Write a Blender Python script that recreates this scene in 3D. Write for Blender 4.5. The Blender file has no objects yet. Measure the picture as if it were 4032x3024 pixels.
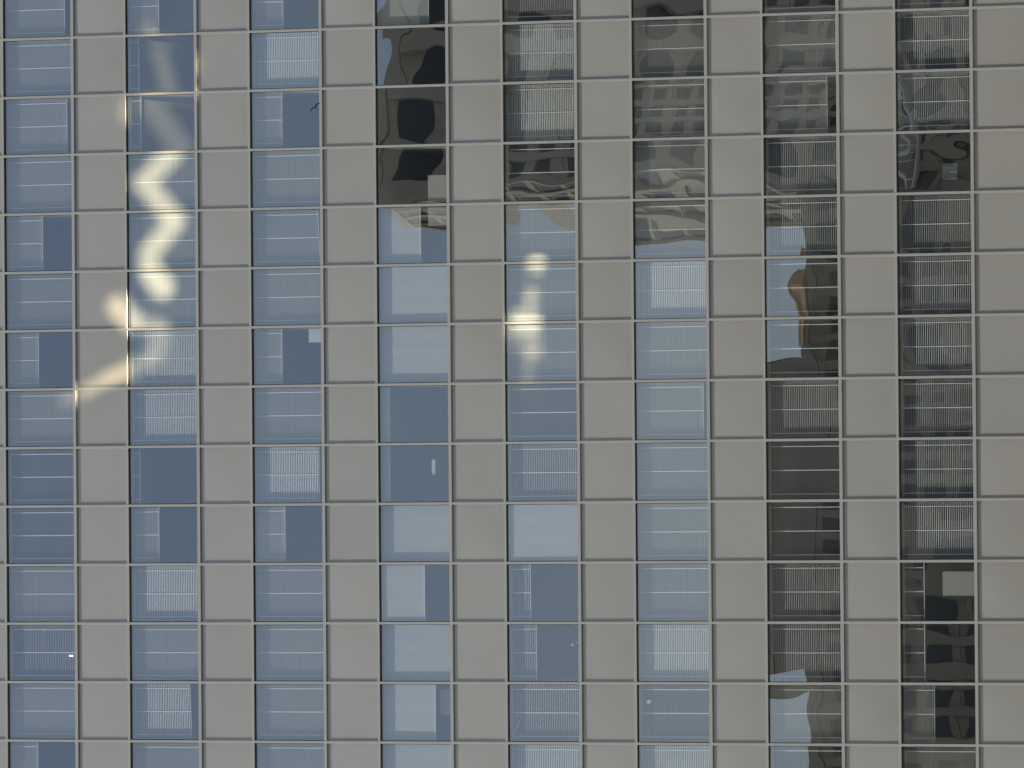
import bpy, bmesh, math, random
from mathutils import Vector, Matrix
R = math.radians
scene = bpy.context.scene
COL = scene.collection

# ------------------------------------------------------------------ camera
CAM = Vector((-12.6198, -182.016, 1.7))
cd = bpy.data.cameras.new("camera"); cam = bpy.data.objects.new("camera", cd); COL.objects.link(cam)
cd.sensor_width = 36; cd.lens = 18 / math.tan(R(4.0)); cd.clip_start = 0.5; cd.clip_end = 6000
AX = Vector((-0.00791858, 0.36245401, -0.93196802))          # the phone is held sideways: picture right is down the tower
AY = Vector((0.99985146, -0.01139792, -0.01292816))
AZ = Vector((-0.01530836, -0.93193196, -0.36230992))
m4 = Matrix.Identity(4)
for i in range(3):
    m4[i][0], m4[i][1], m4[i][2], m4[i][3] = AX[i], AY[i], AZ[i], CAM[i]
cam.matrix_world = m4
scene.camera = cam

# ------------------------------------------------------------------ light
SUN = Vector((-1.16, -1.0, 1.57)).normalized()                # direction towards the sun
world = bpy.data.worlds.new("World"); scene.world = world; world.use_nodes = True
wn, wl = world.node_tree.nodes, world.node_tree.links
wn.clear()
wo = wn.new("ShaderNodeOutputWorld"); bg = wn.new("ShaderNodeBackground"); sky = wn.new("ShaderNodeTexSky")
sky.sky_type = 'NISHITA'; sky.sun_disc = False
sky.sun_elevation = math.asin(SUN.z); sky.sun_rotation = math.atan2(SUN.x, SUN.y)
sky.air_density = 1.0; sky.dust_density = 1.3; sky.ozone_density = 1.0
bg.inputs[1].default_value = 0.13
# pale haze low in the sky, fading out with height
wt = wn.new("ShaderNodeTexCoord"); wsx = wn.new("ShaderNodeSeparateXYZ"); wl.new(wt.outputs["Generated"], wsx.inputs[0])
wm = wn.new("ShaderNodeMapRange"); wm.interpolation_type = 'SMOOTHSTEP'; wl.new(wsx.outputs[2], wm.inputs[0])
wm.inputs[1].default_value = 0.24; wm.inputs[2].default_value = 0.43; wm.inputs[3].default_value = 1.0; wm.inputs[4].default_value = 0.0
wx = wn.new("ShaderNodeMix"); wx.data_type = 'RGBA'; wl.new(wm.outputs[0], wx.inputs[0]); wl.new(sky.outputs[0], wx.inputs[6])
wx.inputs[7].default_value = (5.5, 6.1, 6.7, 1)
wl.new(wx.outputs[2], bg.inputs[0]); wl.new(bg.outputs[0], wo.inputs[0])
sd = bpy.data.lights.new("sun", 'SUN'); sd.energy = 3.4; sd.angle = R(0.55); sd.color = (1.0, 0.955, 0.89)
so = bpy.data.objects.new("sun", sd); COL.objects.link(so)
so.rotation_euler = SUN.to_track_quat('Z', 'Y').to_euler()
scene.view_settings.view_transform = 'Standard'; scene.view_settings.look = 'None'
scene.view_settings.exposure = 0.0; scene.view_settings.gamma = 1.0
cy = scene.cycles
cy.max_bounces = 7; cy.diffuse_bounces = 4; cy.glossy_bounces = 4; cy.transparent_max_bounces = 12
cy.caustics_reflective = False; cy.caustics_refractive = False
cy.sample_clamp_indirect = 4.0
cy.use_denoising = True

# ------------------------------------------------------------------ node helpers
def mat(name):
    m = bpy.data.materials.new(name); m.use_nodes = True
    n = m.node_tree.nodes; n.clear()
    out = n.new("ShaderNodeOutputMaterial")
    return m, n, m.node_tree.links, out

def math_node(n, l, op, a, b=None, c=None, clamp=False):
    x = n.new("ShaderNodeMath"); x.operation = op; x.use_clamp = clamp
    for i, v in enumerate((a, b, c)):
        if v is None: continue
        if isinstance(v, (int, float)): x.inputs[i].default_value = v
        else: l.new(v, x.inputs[i])
    return x.outputs[0]

def plain(name, col, rough=0.6, metal=0.0, spec=0.4, vary=0.06, scale=6.0, bump=0.0, obj_vary=0.0, coords='Object'):
    """A principled surface whose colour wanders a little with a procedural noise, and from object to object."""
    m, n, l, out = mat(name)
    b = n.new("ShaderNodeBsdfPrincipled"); l.new(b.outputs[0], out.inputs[0])
    tc = n.new("ShaderNodeTexCoord"); nz = n.new("ShaderNodeTexNoise")
    nz.inputs["Scale"].default_value = scale; nz.inputs["Detail"].default_value = 4
    l.new(tc.outputs[coords], nz.inputs["Vector"])
    f = math_node(n, l, 'MULTIPLY_ADD', nz.outputs[0], 2 * vary, 1 - vary)
    if obj_vary:
        oi = n.new("ShaderNodeObjectInfo")
        f = math_node(n, l, 'MULTIPLY', f, math_node(n, l, 'MULTIPLY_ADD', oi.outputs["Random"], 2 * obj_vary, 1 - obj_vary))
    mx = n.new("ShaderNodeVectorMath"); mx.operation = 'SCALE'; mx.inputs[0].default_value = col
    l.new(f, mx.inputs["Scale"]); l.new(mx.outputs[0], b.inputs["Base Color"])
    b.inputs["Roughness"].default_value = rough; b.inputs["Metallic"].default_value = metal
    b.inputs["Specular IOR Level"].default_value = spec
    if bump:
        bp = n.new("ShaderNodeBump"); bp.inputs["Distance"].default_value = bump
        n2 = n.new("ShaderNodeTexNoise"); n2.inputs["Scale"].default_value = scale * 0.35; n2.inputs["Detail"].default_value = 1
        l.new(tc.outputs[coords], n2.inputs["Vector"])
        l.new(n2.outputs[0], bp.inputs["Height"]); l.new(bp.outputs[0], b.inputs["Normal"])
    return m

M_PANEL = plain("panel_metal", (0.325, 0.309, 0.263), 0.19, 0.32, 0.7, 0.06, 0.7, 0.003, 0.035)
M_FRAME = plain("frame_metal", (0.345, 0.331, 0.285), 0.23, 0.30, 0.8, 0.04, 2.0)
M_GASKET = plain("gasket_rubber", (0.035, 0.037, 0.04), 0.7, 0, 0.2)
M_SLAT = plain("slat_enamel", (0.68, 0.67, 0.63), 0.5, 0, 0.3, 0.04, 3, 0, 0.06)
M_TAPE = plain("tape_cotton", (0.86, 0.86, 0.84), 0.8, 0, 0.2)
M_ROLLER = plain("roller_fabric", (0.45, 0.45, 0.43), 0.85, 0, 0.1, 0.03, 5, 0, 0.05)
M_SLAB = plain("ceiling_paint", (0.5, 0.5, 0.49), 0.8, 0, 0.2)
M_INNER = plain("inner_wall_paint", (0.48, 0.46, 0.42), 0.8, 0, 0.2)
M_CARPET = plain("carpet", (0.10, 0.10, 0.11), 0.95, 0, 0.1)
M_PAPER = plain("paper", (0.58, 0.58, 0.56), 0.8, 0, 0.2)
M_CARD = plain("cardboard", (0.38, 0.37, 0.33), 0.85, 0, 0.2)
M_STONE = plain("limestone", (0.52, 0.46, 0.38), 0.8, 0, 0.2, 0.18, 0.25)
M_BRICK = plain("brown_brick", (0.37, 0.325, 0.265), 0.85, 0, 0.2, 0.2, 0.4)
M_DARKGLASS = plain("dark_window_glass", (0.05, 0.053, 0.055), 0.12, 0, 0.6, 0.3, 0.3)
M_ASPHALT = plain("pale_paving", (0.27, 0.255, 0.235), 0.9, 0, 0.2, 0.2, 0.4)
M_BIRD = plain("bird_feathers", (0.03, 0.03, 0.035), 0.8, 0, 0.2)
M_LAMP, _n, _l, _o = mat("lamp_diffuser")
_e = _n.new("ShaderNodeEmission"); _e.inputs[0].default_value = (1, 0.97, 0.9, 1); _e.inputs[1].default_value = 3.0; _l.new(_e.outputs[0], _o.inputs[0])

# coated glass: a sharp mirror share over a tinted view through
M_GLASS, gn, gl, go = mat("coated_glass")
tr = gn.new("ShaderNodeBsdfTransparent"); tr.inputs[0].default_value = (0.80, 0.83, 0.82, 1)
gs = gn.new("ShaderNodeBsdfGlossy"); gs.inputs["Roughness"].default_value = 0.0; gs.inputs[0].default_value = (0.93, 0.965, 0.94, 1)
ge = gn.new("ShaderNodeNewGeometry"); dt = gn.new("ShaderNodeVectorMath"); dt.operation = 'DOT_PRODUCT'
gl.new(ge.outputs["Normal"], dt.inputs[0]); gl.new(ge.outputs["Incoming"], dt.inputs[1])
ca = math_node(gn, gl, 'ABSOLUTE', dt.outputs["Value"])        # the same share from either side of the sheet
fac = math_node(gn, gl, 'MULTIPLY_ADD', math_node(gn, gl, 'POWER', math_node(gn, gl, 'SUBTRACT', 1.0, ca), 5.0), 0.72, 0.26, clamp=True)
mx = gn.new("ShaderNodeMixShader"); gl.new(fac, mx.inputs[0]); gl.new(tr.outputs[0], mx.inputs[1]); gl.new(gs.outputs[0], mx.inputs[2])
gl.new(mx.outputs[0], go.inputs[0])

# ------------------------------------------------------------------ mesh helpers
class MB:
    """Collects boxes and faces and links them as ONE mesh object."""
    def __init__(s): s.v, s.f, s.mi = [], [], []
    def quad(s, a, b, c, d, mi=0):
        k = len(s.v); s.v += [a, b, c, d]; s.f.append((k, k + 1, k + 2, k + 3)); s.mi.append(mi)
    def box(s, x0, x1, y0, y1, z0, z1, mi=0):
        k = len(s.v)
        s.v += [(x0, y0, z0), (x1, y0, z0), (x1, y1, z0), (x0, y1, z0), (x0, y0, z1), (x1, y0, z1), (x1, y1, z1), (x0, y1, z1)]
        for q in ((0, 3, 2, 1), (4, 5, 6, 7), (0, 1, 5, 4), (1, 2, 6, 5), (2, 3, 7, 6), (3, 0, 4, 7)):
            s.f.append(tuple(k + i for i in q)); s.mi.append(mi)
    def grid(s, rows, mi=0):
        k = len(s.v); nr, nc = len(rows), len(rows[0])
        for r in rows: s.v += r
        for i in range(nr - 1):
            for j in range(nc - 1):
                a = k + i * nc + j
                s.f.append((a, a + 1, a + nc + 1, a + nc)); s.mi.append(mi)
    def build(s, name, mats, parent=None, smooth=False, bevel=0, loc=None):
        me = bpy.data.meshes.new(name); me.from_pydata(s.v, [], s.f)
        for m in (mats if isinstance(mats, (list, tuple)) else [mats]): me.materials.append(m)
        me.polygons.foreach_set("material_index", s.mi)
        if smooth: me.polygons.foreach_set("use_smooth", [True] * len(s.f))
        me.update()
        o = bpy.data.objects.new(name, me); COL.objects.link(o)
        if parent: o.parent = parent
        if loc: o.location = loc
        if bevel:
            md = o.modifiers.new("edge", 'BEVEL'); md.width = bevel; md.segments = 2; md.limit_method = 'ANGLE'
        return o

def tag(o, label=None, cat=None, group=None, kind=None):
    for k, v in (("label", label), ("category", cat), ("group", group), ("kind", kind)):
        if v: o[k] = v
    return o

def empty(name, loc=(0, 0, 0)):
    o = bpy.data.objects.new(name, None); o.location = loc; COL.objects.link(o); return o

# ------------------------------------------------------------------ the tower front
W, H = 1.6, 3.6748            # bay width, storey height
Z0 = 87.331                   # head of the windows of storey 0
WH = 2.03                     # glass height
BAR_T, BAR_S, MW = 0.073, 0.088, 0.068   # head bar, sill bar, mullion width
FY = -0.074                   # front face of the framing; cladding face lies at y = 0
PANE_Y, BLIND_Y = 0.012, 0.20

def zt(c): return Z0 - c * H                  # head of the window of storey c (c counts downwards)
def xm(r): return -r * W                      # axis of mullion r (r counts towards the tower's left)
ROWS, COLS = range(-2, 17), range(-2, 10)     # bay r lies between mullion r-1 and mullion r
X_R, X_L = xm(-3) + 0.03, xm(16) - 0.03

tower = tag(empty("office_tower", (-12, 0, 0)),
            "grey office tower front of square metal panels alternating with blinded glass windows", "building")
TO = Vector((-12, 0, 0))
def tp(mb, name, mats, **kw):
    o = mb.build(name, mats, tower, **kw); o.matrix_parent_inverse = Matrix.Translation(-TO); return o

for r in range(-3, 17):
    b = MB(); x = xm(r)
    b.box(x - MW / 2, x + MW / 2, FY, 0.16, zt(9) - 2.9, zt(-2) + 0.12)
    tp(b, "mullion", M_FRAME, bevel=0.006)
for c in COLS:
    z = zt(c)
    b = MB(); b.box(X_L, X_R, FY + 0.004, 0.157, z, z + BAR_T); tp(b, "transom", M_FRAME, bevel=0.006)
    b = MB(); b.box(X_L, X_R, FY + 0.004, 0.157, z - WH - BAR_S, z - WH); tp(b, "transom", M_FRAME, bevel=0.006)

# cladding: a shallow pillowed tray in each spandrel bay
rng = random.Random(11)
def panel_mesh(b, r, c):
    x0, x1 = xm(r) + MW / 2 - 0.004, xm(r - 1) - MW / 2 + 0.004
    z1, z0 = zt(c) - WH - BAR_S + 0.004, zt(c + 1) + BAR_T - 0.004
    tx, tz, bow = rng.uniform(-.0035, .0035), rng.uniform(-.0035, .0035), rng.uniform(-.002, .013)
    n = 8; rows = []
    for i in range(n + 1):
        v = i / n; row = []
        for j in range(n + 1):
            u = j / n
            y = tx * (u - .5) + tz * (v - .5) - bow * 16 * u * (1 - u) * v * (1 - v)
            row.append((x0 + (x1 - x0) * u, y, z0 + (z1 - z0) * v))
        rows.append(row)
    b.grid(rows)
    b.box(x0, x1, 0.012, 0.10, z0, z1)
rest = MB()
first = set((0, c) for c in range(4))
for r in ROWS:
    for c in COLS:
        if (1 <= r <= 12 and 0 <= c <= 7) or (r, c) in first:
            b = MB(); panel_mesh(b, r, c)
            tp(b, "cladding_panel", M_PANEL, smooth=True)
        else:
            panel_mesh(rest, r, c)
o = tp(rest, "cladding_panel", M_PANEL); o["kind"] = "stuff"

# blinds. code letter: C closed, S half open, D tilted in, H flat, R roller, N none; number = lowered share
ROWTXT = [
 # storey 0      1       2       3       4       5       6       7
 ["D.87", "D.43", "D.42", "R.72", "S1",   "N",    "H1",   "D.9"],    # 0
 ["D1",   "N.12", "C1",   "N",    "C1",   "D1",   "D.96", "S1"],     # 1
 ["D.88", "H.14", "D.41", "N",    "C1",   "D1",   "D.84", "S1"],     # 2
 ["D1",   "D1",   "D1",   "N",    "H1",   "D1",   "S1",   "N"],      # 3
 ["D.51", "D1",   "D.93/.06", "R.58", "D1", "D1", "S1",  "S1"],      # 4
 ["D1",   "D1",   "D1",   "R1",   "D1",   "C1",   "H1",   "S1"],     # 5
 ["D.42", "C1",   "D.36", "R1",   "D1",   "D1",   "H1",   "S1"],     # 6
 ["D1",   "C1",   "D1",   "R.11",    "H1",   "D.9",  "S1",   "S1"],     # 7
 ["H1",   "H.10", "C.9",  "R.11",    "S1",   "D1",   "H1",   "S1"],     # 8
 ["H1",   "D.36", "D.40", "R.99", "F1",   "D1",   "H1",   "S1"],     # 9
 ["D1",   "C1",   "D1",   "F.62", "S.28", "D1",   "S1",   "H.28"],   # 10
 ["S1",   "D1",   "D1",   "R1",   "S.34", "C1",   "S1",   "H.28"],   # 11
 ["D1",   "C.83/.05", "D1", "R.74", "S1", "H1",   "D1",   "D.40"],   # 12
 ["D.36", "D1",   "D1",   "R.95", "C1",   "C1",   "H1",   "D1"],     # 13
]
TILT = {"C": 58, "S": 34, "D": -34, "H": 4}
brng = random.Random(5)
def code_of(r, c):
    if 0 <= r < 14 and 0 <= c < 8: t = ROWTXT[r][c]
    else: t = brng.choice(["D1", "S1", "D1", "C1", "H1", "D.4"])
    skew = 0.0
    if "/" in t: t, s = t.split("/"); skew = float(s)
    k, cov = t[0], (float(t[1:]) if len(t) > 1 else 0)
    return k, cov, skew

def blind_mesh(b, r, c, k, cov, skew):
    xa, xb = xm(r) + MW / 2 + 0.012, xm(r - 1) - MW / 2 - 0.012
    top = zt(c) - 0.005
    q = random.Random(r * 31 + c * 7 + 3)
    if k in "RF":                                   # roller: tube, sheet, bottom bar
        y = BLIND_Y - 0.045 if k == "R" else 0.045
        z1 = top - (WH - 0.02) * cov
        b.box(xa, xb, y + 0.004, y + 0.06, top - 0.06, top, 0)
        n = 14; rows = []
        for i in range(3):
            rows.append([(xa + (xb - xa) * j / n, y + 0.004 * math.sin(j * 1.3 + r), top + (z1 - top) * i / 2) for j in range(n + 1)])
        b.grid(rows, 2)
        b.box(xa, xb, y - 0.012, y + 0.012, z1 - 0.028, z1, 0)
        return
    tilt = math.radians(TILT["H" if k == "N" else k] + q.uniform(-4, 4))
    b.box(xa, xb, BLIND_Y - 0.028, BLIND_Y + 0.028, top - 0.04, top, 0)     # headrail
    drop = (WH - 0.06) * cov
    n = max(1, int(drop / 0.0505))
    ch, cam_ = 0.026, 0.0035
    for i in range(n):
        z = top - 0.06 - i * 0.0505
        g = tilt + math.radians(q.gauss(0, 0.8))
        dy, dz = math.cos(g) * ch, math.sin(g) * ch
        ny, nz = -math.sin(g) * cam_, math.cos(g) * cam_
        sk = skew * (i / max(1, n)) ** 3
        sag = q.uniform(-.0015, .0015)
        rows = []
        for s, h in ((-1, 0), (-.35, .9), (.35, .9), (1, 0)):   # outer edge first
            rows.append([(xa + (xb - xa) * u, BLIND_Y + s * dy + h * ny, z + s * dz + h * nz + (u - .5) * sk + sag) for u in (0, 1)])
        b.grid(rows, 0)
    zb = top - 0.06 - n * 0.0505
    sk = skew
    b.v += []                                        # bottom rail (follows the skew)
    kk = len(b.v)
    for x, s in ((xa, -.5), (xb, .5)):
        for y, z in ((-.025, 0), (.025, 0), (.025, -.022), (-.025, -.022)): b.v.append((x, BLIND_Y + y, zb + z + s * sk))
    for f in ((0, 1, 5, 4), (1, 2, 6, 5), (2, 3, 7, 6), (3, 0, 4, 7), (0, 3, 2, 1), (4, 5, 6, 7)):
        b.f.append(tuple(kk + i for i in f)); b.mi.append(0)
    if cov < 0.97:                                   # gathered slats hang under a raised blind
        pass
    for u in (0.085, 0.5, 0.915):                    # ladder tapes, outside and inside face
        x = xa + (xb - xa) * u
        off = (u - .5) * sk
        w = 0.011
        for y in (BLIND_Y - 0.0285, BLIND_Y + 0.0285):
            b.quad((x - w, y, top - 0.03), (x + w, y, top - 0.03), (x + w, y, zb + off), (x - w, y, zb + off), 1)

def frame_mesh(b, r, c):
    x0, x1 = xm(r) + MW / 2, xm(r - 1) - MW / 2
    z1, z0 = zt(c), zt(c) - WH
    t = 0.016; y0, y1 = PANE_Y - 0.022, PANE_Y + 0.03
    b.box(x0, x0 + t, y0, y1, z0, z1); b.box(x1 - t, x1, y0, y1, z0, z1)
    b.box(x0 + t, x1 - t, y0, y1, z1 - t, z1); b.box(x0 + t, x1 - t, y0, y1, z0, z0 + t)

def pane_mesh(b, r, c):
    q = random.Random(r * 131 + c * 17 + 5)
    x0, x1 = xm(r) + MW / 2 + 0.004, xm(r - 1) - MW / 2 - 0.004
    z1, z0 = zt(c) - 0.004, zt(c) - WH + 0.004
    w, h = x1 - x0, z1 - z0
    tx, tz = q.gauss(0, .0009), q.gauss(0, .0009)
    if (r, c) == (4, 4): tx, tz = -.0004, tz * .3
    if (r, c) == (4, 5): tx, tz = .0016, tz * .3
    if c == 6: tx, tz = tx * .35, tz * .35
    bow = q.gauss(.0003, .0007)
    waves = []
    for _ in range(5):
        L = q.uniform(.6, 1.7); a = q.uniform(0, math.pi)
        waves.append((2 * math.pi / L * math.cos(a), 2 * math.pi / L * math.sin(a), q.uniform(0, 6.3), L * q.uniform(.00001, .00008) * (2.2 if c == 5 and r == 4 else 1.7 if c in (6, 7) and r < 5 else 1)))
    n = 20; rows = []
    for i in range(n + 1):
        v = i / n; row = []
        for j in range(n + 1):
            u = j / n; X, Z = (u - .5) * w, (v - .5) * h
            y = tx * X + tz * Z - bow * 4 * (u * (1 - u) + v * (1 - v))
            for kx, kz, ph, am in waves: y += am * math.sin(kx * X + kz * Z + ph)
            row.append((x0 + w * u, PANE_Y + y, z0 + h * v))
        rows.append(row)
    b.grid(rows)

BL = [M_SLAT, M_TAPE, M_ROLLER]
KINDNAME = {"C": "closed white slats", "S": "half open slats", "D": "slats tilted inwards", "H": "flat open slats", "R": "a plain roller shade", "F": "a pale shade close to the glass"}
restf, restp, restb = MB(), MB(), MB()
for r in ROWS:
    for c in COLS:
        k, cov, skew = code_of(r, c)
        own = (1 <= r <= 12 and 0 <= c <= 7) or (r, c) in first
        f, p, bl = (MB(), MB(), MB()) if own else (restf, restp, restb)
        frame_mesh(f, r, c); pane_mesh(p, r, c)
        if cov > 0: blind_mesh(bl, r, c, k, cov, skew)
        if own:
            wo_ = tp(f, "window", M_GASKET)
            p.build("pane", M_GLASS, wo_, smooth=True)
            if bl.v: bl.build("roller_shade" if k in "RF" else "venetian_blind", BL, wo_)
            if k in KINDNAME and cov < 0.9: wo_["label"] = "window whose blind of %s is only part lowered" % KINDNAME[k] if k not in "RF" else "window with %s part lowered" % KINDNAME[k]
            elif k == "N": wo_["label"] = "window without a lowered blind, dark room behind"
            elif k in "RF": wo_["label"] = "window with %s" % KINDNAME[k]
wo_ = tp(restf, "window", M_GASKET); wo_["kind"] = "stuff"
restp.build("pane", M_GLASS, wo_, smooth=True); restb.build("venetian_blind", BL, wo_)

# rooms: a slab with its ceiling and carpet at every storey, walls between the rooms
wr = random.Random(3)
DEEP = 7.0
for c in list(COLS) + [10]:
    b = MB(); zc = zt(c) + 0.16                       # underside of the slab over storey c
    b.box(X_L, X_R, 0.13, DEEP, zc, zc + 0.36, 0)
    b.box(X_L, X_R, 0.135, DEEP, zc + 0.362, zc + 0.38, 1)
    tp(b, "floor_slab", [M_SLAB, M_CARPET])
for c in COLS:
    b = MB(); z1, z0 = zt(c) + 0.158, zt(c + 1) + 0.16 + 0.382
    b.box(X_L, X_R, DEEP - 0.4, DEEP - 0.2, z0, z1)
    for r in range(-3, 17):
        if wr.random() < 0.55 or r in (-3, 16):
            b.box(xm(r) - 0.05, xm(r) + 0.05, 0.161, DEEP - 0.402, z0, z1)
    tp(b, "room_wall", M_INNER)

# the rest of the tower body: roof part, base, flanks
b = MB()
ZT, ZB = zt(-2) + 0.10, zt(10) + 0.05
b.box(X_L - 14, X_R + 14, -0.02, 26, ZT, ZT + 46)
b.box(X_L - 14, X_R + 14, -0.02, 26, 0, ZB)
b.box(X_R + 0.01, X_R + 14, -0.02, 26, ZB, ZT); b.box(X_L - 14, X_L - 0.01, -0.02, 26, ZB, ZT)
b.box(X_L - 0.01, X_R + 0.01, DEEP + 0.01, 26, ZB, ZT)
tp(b, "outer_wall", M_PANEL)

# ------------------------------------------------------------------ small things in and on the windows
def at(r, c, fd, fs, y):      # fd: share of the glass from its head down, fs: share from its right side to its left side
    xa, xb = xm(r - 1) - MW / 2, xm(r) + MW / 2
    return (xa + (xb - xa) * fs, y, zt(c) - WH * fd)
def sheet(name, r, c, fd0, fd1, fs0, fs1, y, m, label, cat, thick=0.006):
    p0, p1 = at(r, c, fd0, fs0, y), at(r, c, fd1, fs1, y)
    cx, cz = (p0[0] + p1[0]) / 2, (p0[2] + p1[2]) / 2
    w, h = abs(p0[0] - p1[0]) / 2, abs(p0[2] - p1[2]) / 2
    b = MB(); b.box(-w, w, 0, thick, -h, h)
    return tag(b.build(name, m, loc=(cx, y, cz), bevel=min(0.002, thick / 4)), label, cat)
sheet("paper_sheet", 6, 2, 0.80, 0.985, 0.02, 0.26, 0.06, M_PAPER, "square pale paper taped in the corner of a half open window", "paper")
sheet("foam_board", 3, 3, 0.71, 0.99, 0.50, 0.975, 0.07, M_CARD, "pale board behind the glass under the dark reflecting windows", "board", 0.02)
sheet("foam_board", 4, 3, 0.71, 0.99, 0.02, 0.34, 0.07, M_CARD, "smaller pale board beside the bright roller shade, continuing the board above", "board", 0.02)
sheet("wall_picture", 12, 3, 0.75, 0.985, 0.10, 0.55, 0.45, M_CARD, "grey picture board beside a roller shade over a dark blue corner", "picture", 0.02)
sheet("notice_board", 10, 7, 0.50, 0.985, 0.16, 0.57, 0.4, M_CARD, "beige notice board in the dark window near the lower right corner", "board", 0.03)
sheet("sticky_note", 12, 5, 0.115, 0.17, 0.27, 0.33, 0.05, M_PAPER, "small white square note on dim blinds in the bottom rows", "note", 0.003)
sheet("door_notice", 8, 3, 0.63, 0.68, 0.25, 0.53, 0.6, M_PAPER, "narrow upright white notice alone in a blue window", "notice", 0.003)
sheet("wall_switch", 11, 4, 0.91, 0.96, 0.31, 0.33, 0.3, M_PAPER, "tiny white switch plate at the edge of a dark blue window", "switch", 0.01)
sheet("thermostat", 11, 4, 0.835, 0.86, 0.345, 0.39, 0.3, M_PAPER, "tiny white thermostat plate beside the smaller switch plate", "thermostat", 0.01)
sheet("desk_screen", 3, 7, 0.50, 0.70, 0.50, 0.78, 0.7, M_CARD, "grey screen standing in the dark window of the right column", "screen", 0.03)
sheet("ceiling_light", 11, 0, 0.83, 0.885, 0.545, 0.575, 0.32, M_LAMP, "small lit lamp glowing through faint blinds at the left side", "lamp", 0.02)

wb_ = MB(); wb_.box(-0.008, 0.008, -0.008, 0.008, -0.2, 0.2)
wd = wb_.build("blind_wand", M_TAPE, loc=at(12, 4, 0.085, 0.76, 0.10)); wd.rotation_euler = (0, R(-62), 0)
tag(wd, "thin white control wand hanging aslant before striped blinds", "wand")
for o in bpy.data.objects:
    if o.name.startswith("foam_board"): o["group"] = "pale boards behind the glass"

# a bird gliding before the third window column
bm = bmesh.new()
def bird():
    sp = [(-.20, .010), (-.14, .026), (-.05, .036), (.05, .032), (.11, .022), (.15, .020), (.185, .004)]
    rings = []
    for t, rad in sp:
        rings.append([bm.verts.new((t, rad * math.cos(a), rad * .8 * math.sin(a))) for a in [i * math.pi / 4 for i in range(8)]])
    for a, b_ in zip(rings, rings[1:]):
        for i in range(8): bm.faces.new((a[i], a[(i + 1) % 8], b_[(i + 1) % 8], b_[i]))
    bm.faces.new(rings[0]); bm.faces.new(rings[-1])
    for s in (-1, 1):
        L = [(.05, .03, .01), (.07, .14, .06), (.02, .27, .05), (-.05, .36, -.01)]
        T = [(-.07, .03, .01), (-.06, .14, .05), (-.07, .26, .04), (-.075, .36, -.012)]
        up_ = [bm.verts.new((x, s * y, z + .006)) for x, y, z in L] ; ut = [bm.verts.new((x, s * y, z + .003)) for x, y, z in T]
        dn = [bm.verts.new((x, s * y, z - .006)) for x, y, z in L] ; dt = [bm.verts.new((x, s * y, z - .003)) for x, y, z in T]
        for i in range(3):
            bm.faces.new((up_[i], up_[i + 1], ut[i + 1], ut[i])); bm.faces.new((dn[i], dn[i + 1], dt[i + 1], dt[i]))
            bm.faces.new((up_[i], up_[i + 1], dn[i + 1], dn[i])); bm.faces.new((ut[i], ut[i + 1], dt[i + 1], dt[i]))
        bm.faces.new((up_[3], ut[3], dt[3], dn[3]))
bird(); bmesh.ops.recalc_face_normals(bm, faces=bm.faces)
me = bpy.data.meshes.new("bird"); bm.to_mesh(me); bm.free(); me.materials.append(M_BIRD)
bo = bpy.data.objects.new("bird", me); COL.objects.link(bo)
bp_ = Vector(at(2, 2, 0.93, 0.30, 0.0)); bp_ += (CAM - bp_) * (6.0 / 182.0)
span = (AX * 0.74 + AY * 0.67).normalized(); back = (AZ * 0.93 + AX * -0.25 + AY * 0.27); back = (back - span * back.dot(span)).normalized()
mb_ = Matrix.Identity(4); up_ = back.cross(span)
for i in range(3):
    mb_[i][0], mb_[i][1], mb_[i][2], mb_[i][3] = back[i] * .45, span[i] * .5, up_[i] * .6, bp_[i]
bo.matrix_world = mb_
tag(bo, "small dark bird gliding in front of a half blinded blue window", "bird")

# ------------------------------------------------------------------ ground and the towers opposite, seen in the glass
b = MB(); b.box(-900, 900, -900, 900, -0.5, 0.0); tag(b.build("pavement", M_ASPHALT), kind="structure")

def neighbour(name, label, cx, cy_, w, d, h, rot, wall, bay, floor, pier, head):
    e = tag(empty(name, (cx, cy_, 0)), label, "building"); e.rotation_euler.z = R(rot)
    wb, gb = MB(), MB()
    wb.box(-w / 2, w / 2, -d / 2, d / 2, 0, h - 1.2)
    wb.box(-w / 2 - .35, w / 2 + .35, -d / 2 - .35, d / 2 + .35, h - 1.2, h)            # cornice
    wb.box(-w / 2 + 2, w / 2 - 2, -d / 2 + 2, d / 2 - 2, h, h + 0.4)
    for side in range(4):
        L = w if side % 2 == 0 else d; D = d if side % 2 == 0 else w
        nb = int(L / bay); z = max(0, h - 70)
        M = Matrix.Rotation(math.pi / 2 * side, 4, 'Z')
        def put(mb, x0, x1, y0, y1, z0, z1):
            t = MB(); t.box(x0, x1, y0, y1, z0, z1); k = len(mb.v)
            mb.v += [tuple(M @ Vector(v)) for v in t.v]; mb.f += [tuple(k + i for i in f) for f in t.f]; mb.mi += t.mi
        for i in range(nb + 1):                                                       # piers stand proud of the glass
            x = -L / 2 + i * (L / nb)
            put(wb, x - pier / 2, x + pier / 2, -D / 2 - .32, -D / 2 + .1, z, h - 1.3)
        zz = h - 1.6
        while zz > z + floor:
            for i in range(nb):
                x = -L / 2 + (i + .5) * (L / nb); hw = (L / nb - pier) / 2
                put(gb, x - hw + .05, x + hw - .05, -D / 2 - .06, -D / 2 + .05, zz - head - floor * .58, zz - head)
            put(wb, -L / 2, L / 2, -D / 2 - .18, -D / 2 + .08, zz - floor * .30 - .0 - floor + floor * .30, zz - floor + .25)
            zz -= floor
    o1 = wb.build("wall", wall, e); o2 = gb.build("window", M_DARKGLASS, e); o2["kind"] = "stuff"
    return e
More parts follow.
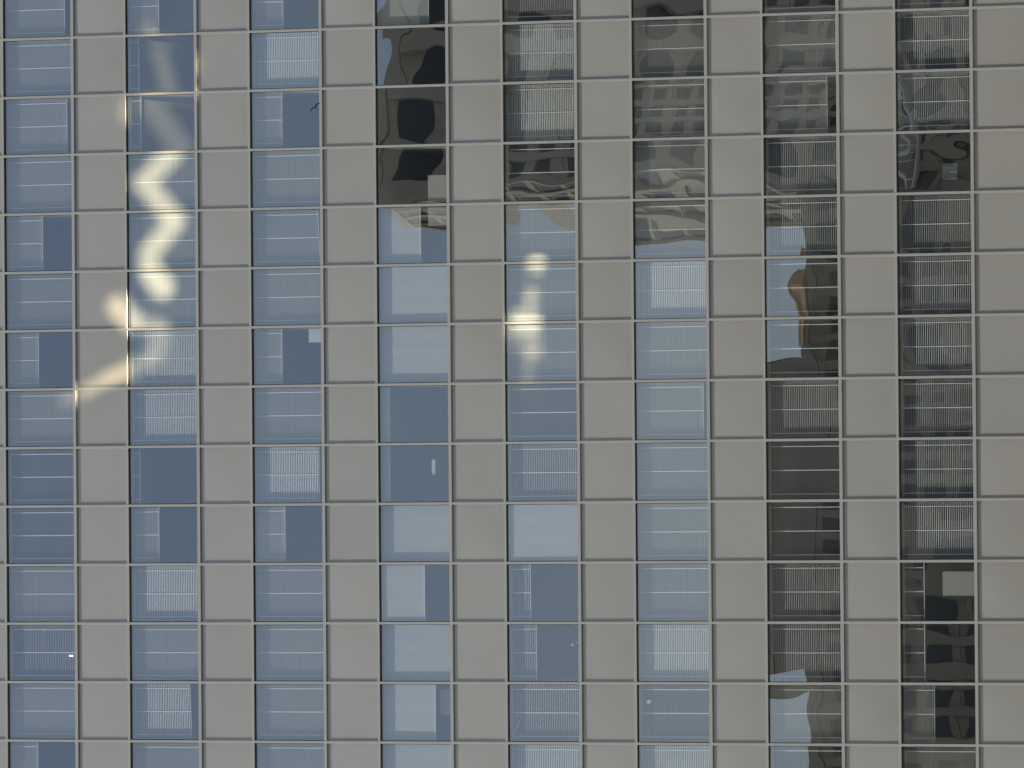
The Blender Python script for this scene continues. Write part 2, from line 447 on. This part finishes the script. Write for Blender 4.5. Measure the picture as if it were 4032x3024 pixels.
neighbour("stone_tower", "tall limestone tower mirrored in the upper right windows", 29.9, -338, 44, 8, 210.9, -20, M_STONE, 3.4, 3.7, 1.1, 0.5)
neighbour("brick_tower", "brown brick block mirrored in the right hand window column", -22.0, -341, 66, 40, 174.3, 0, M_BRICK, 2.9, 3.4, 1.0, 0.5)
bay = MB(); bay.box(-4.4, 4.4, -0.9, 0.9, -0.36, 0.36); bay.box(-4.5, 4.5, -1.0, 1.0, 0.36, 0.46)  # sloped box made up for the tan streak, turned so the sun lights it
by = bay.build("streak_box", plain("orange_brick", (0.62, 0.42, 0.26), 0.85, 0, 0.2, 0.15, 1.5), bpy.data.objects["brick_tower"], loc=(23.0, 25.5, 172.6)); by.rotation_euler = (0, R(12), R(58))
b = MB(); b.box(-11.5, 11.1, -8, 8, 0, 5.1); b.box(-11.8, 11.4, -8.3, 8.3, 5.1, 5.6)
ph = b.build("penthouse", M_BRICK, bpy.data.objects["brick_tower"], loc=(7.1, 10, 174.4))

# added white lattice, in place of sunlit frames, for pale lines in the glass
M_STEEL = plain("white_steel", (0.82, 0.82, 0.78), 0.5, 0, 0.3, 0.08, 1.0)
fb = tag(empty("reflection_lattice", (13.5, -319, 164.6)), "made-up white lattice giving the pale lines mirrored in the dark right column windows", "lattice")
b = MB()
for z in (0, 1.25, 2.7): b.box(-4.6, 4.6, -0.12, 0.12, z, z + 0.2)
for k in range(8): b.box(-4.55 + k * 1.29, -4.43 + k * 1.29, -0.09, 0.09, 0.2, 2.7)
b.build("lattice_bars", M_STEEL, fb)
b = MB(); b.box(-4.6, 4.6, -1.8, -0.2, -0.1, 0.08); b.build("lattice_base", M_STEEL, fb)

# ------------------------------------------------------------------ added spot lamp with drawn pattern, standing for sun thrown back by glass opposite
SEGS = [(-3.256, 82.371, -3.992, 83.203, 0.247, 0.156, 1), (-3.992, 83.203, -5.02, 82.293, 0.26, 0.156, 1), (-5.063, 82.271, -5.97, 83.081, 0.247, 0.156, 0.95), (-5.966, 83.081, -6.26, 83.083, 0.26, 0.13, 0.8), (-6.42, 83.0, -6.85, 82.66, 0.29, 0.104, 1.1), (-7.379, 83.989, -7.764, 83.601, 0.286, 0.117, 1), (-7.849, 83.509, -7.988, 82.729, 0.208, 0.182, 0.55), (-8.114, 82.73, -8.615, 82.872, 0.234, 0.208, 0.35), (-8.699, 82.918, -9.231, 83.934, 0.182, 0.182, 0.45), (-9.108, 83.657, -9.351, 84.35, 0.169, 0.117, 0.9), (-9.393, 84.397, -9.638, 84.953, 0.143, 0.13, 0.75), (-9.681, 84.953, -9.883, 85.603, 0.13, 0.182, 0.4), (0.165, 83.033, 0.015, 82.942, 0.117, 0.156, 0.55), (0.003, 82.942, -0.012, 82.437, 0.039, 0.052, 1), (-0.675, 81.595, -1.011, 81.575, 0.039, 0.104, 0.6), (-1.834, 83.716, -2.255, 83.719, 0.078, 0.13, 0.7), (-0.303, 82.852, -1.403, 82.586, 0.17, 0.04, 0.8), (-1.81, 83.048, -2.837, 82.322, 0.30, 0.05, 0.75), (-1.563, 82.862, -1.596, 81.671, 0.052, 0.065, 0.8), (-3.163, 82.737, -3.178, 82.141, 0.078, 0.078, 1.3), (-6.371, 71.916, -6.377, 71.629, 0.05, 0.04, 2), (-6.585, 71.917, -6.591, 71.631, 0.019, 0.039, 2), (-7.19, 71.9, -7.498, 71.991, 0.143, 0.078, 0.95), (-7.753, 72.457, -7.757, 71.751, 0.032, 0.052, 1.2), (-7.963, 72.459, -7.971, 71.753, 0.05, 0.04, 2.2), (-8.189, 72.505, -8.201, 71.755, 0.026, 0.039, 1.5), (-8.157, 71.953, -8.692, 71.913, 0.234, 0.104, 0.55), (-8.773, 72.046, -9.76, 72.033, 0.117, 0.156, 0.35), (-8.19, 72.461, -8.604, 72.288, 0.156, 0.13, 0.35), (-8.78, 72.068, -8.786, 71.716, 0.026, 0.039, 1.2)]
GL = Vector((-2.0, -95.0, 46.0))
ld = bpy.data.lights.new("sun_glint_lamp", 'SPOT'); ld.energy = 1.1e6; ld.color = (1.0, 0.84, 0.57)
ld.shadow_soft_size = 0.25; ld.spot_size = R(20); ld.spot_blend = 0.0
lo = bpy.data.objects.new("sun_glint_lamp", ld); COL.objects.link(lo)
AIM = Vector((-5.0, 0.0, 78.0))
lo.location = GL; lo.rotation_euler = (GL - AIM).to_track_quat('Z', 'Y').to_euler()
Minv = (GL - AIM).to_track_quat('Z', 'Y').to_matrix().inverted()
def uv(x, z, y=0.06):
    d = Minv @ (Vector((x, y, z)) - GL); return d.x / d.z, d.y / d.z
ld.use_nodes = True
ln, ll = ld.node_tree.nodes, ld.node_tree.links
em = [n for n in ln if n.type == 'EMISSION'][0]
tc = ln.new("ShaderNodeTexCoord"); sx = ln.new("ShaderNodeSeparateXYZ"); ll.new(tc.outputs["Normal"], sx.inputs[0])
pu = math_node(ln, ll, 'DIVIDE', sx.outputs[0], sx.outputs[2]); pv = math_node(ln, ll, 'DIVIDE', sx.outputs[1], sx.outputs[2])
dist = (GL - AIM).length
acc = None
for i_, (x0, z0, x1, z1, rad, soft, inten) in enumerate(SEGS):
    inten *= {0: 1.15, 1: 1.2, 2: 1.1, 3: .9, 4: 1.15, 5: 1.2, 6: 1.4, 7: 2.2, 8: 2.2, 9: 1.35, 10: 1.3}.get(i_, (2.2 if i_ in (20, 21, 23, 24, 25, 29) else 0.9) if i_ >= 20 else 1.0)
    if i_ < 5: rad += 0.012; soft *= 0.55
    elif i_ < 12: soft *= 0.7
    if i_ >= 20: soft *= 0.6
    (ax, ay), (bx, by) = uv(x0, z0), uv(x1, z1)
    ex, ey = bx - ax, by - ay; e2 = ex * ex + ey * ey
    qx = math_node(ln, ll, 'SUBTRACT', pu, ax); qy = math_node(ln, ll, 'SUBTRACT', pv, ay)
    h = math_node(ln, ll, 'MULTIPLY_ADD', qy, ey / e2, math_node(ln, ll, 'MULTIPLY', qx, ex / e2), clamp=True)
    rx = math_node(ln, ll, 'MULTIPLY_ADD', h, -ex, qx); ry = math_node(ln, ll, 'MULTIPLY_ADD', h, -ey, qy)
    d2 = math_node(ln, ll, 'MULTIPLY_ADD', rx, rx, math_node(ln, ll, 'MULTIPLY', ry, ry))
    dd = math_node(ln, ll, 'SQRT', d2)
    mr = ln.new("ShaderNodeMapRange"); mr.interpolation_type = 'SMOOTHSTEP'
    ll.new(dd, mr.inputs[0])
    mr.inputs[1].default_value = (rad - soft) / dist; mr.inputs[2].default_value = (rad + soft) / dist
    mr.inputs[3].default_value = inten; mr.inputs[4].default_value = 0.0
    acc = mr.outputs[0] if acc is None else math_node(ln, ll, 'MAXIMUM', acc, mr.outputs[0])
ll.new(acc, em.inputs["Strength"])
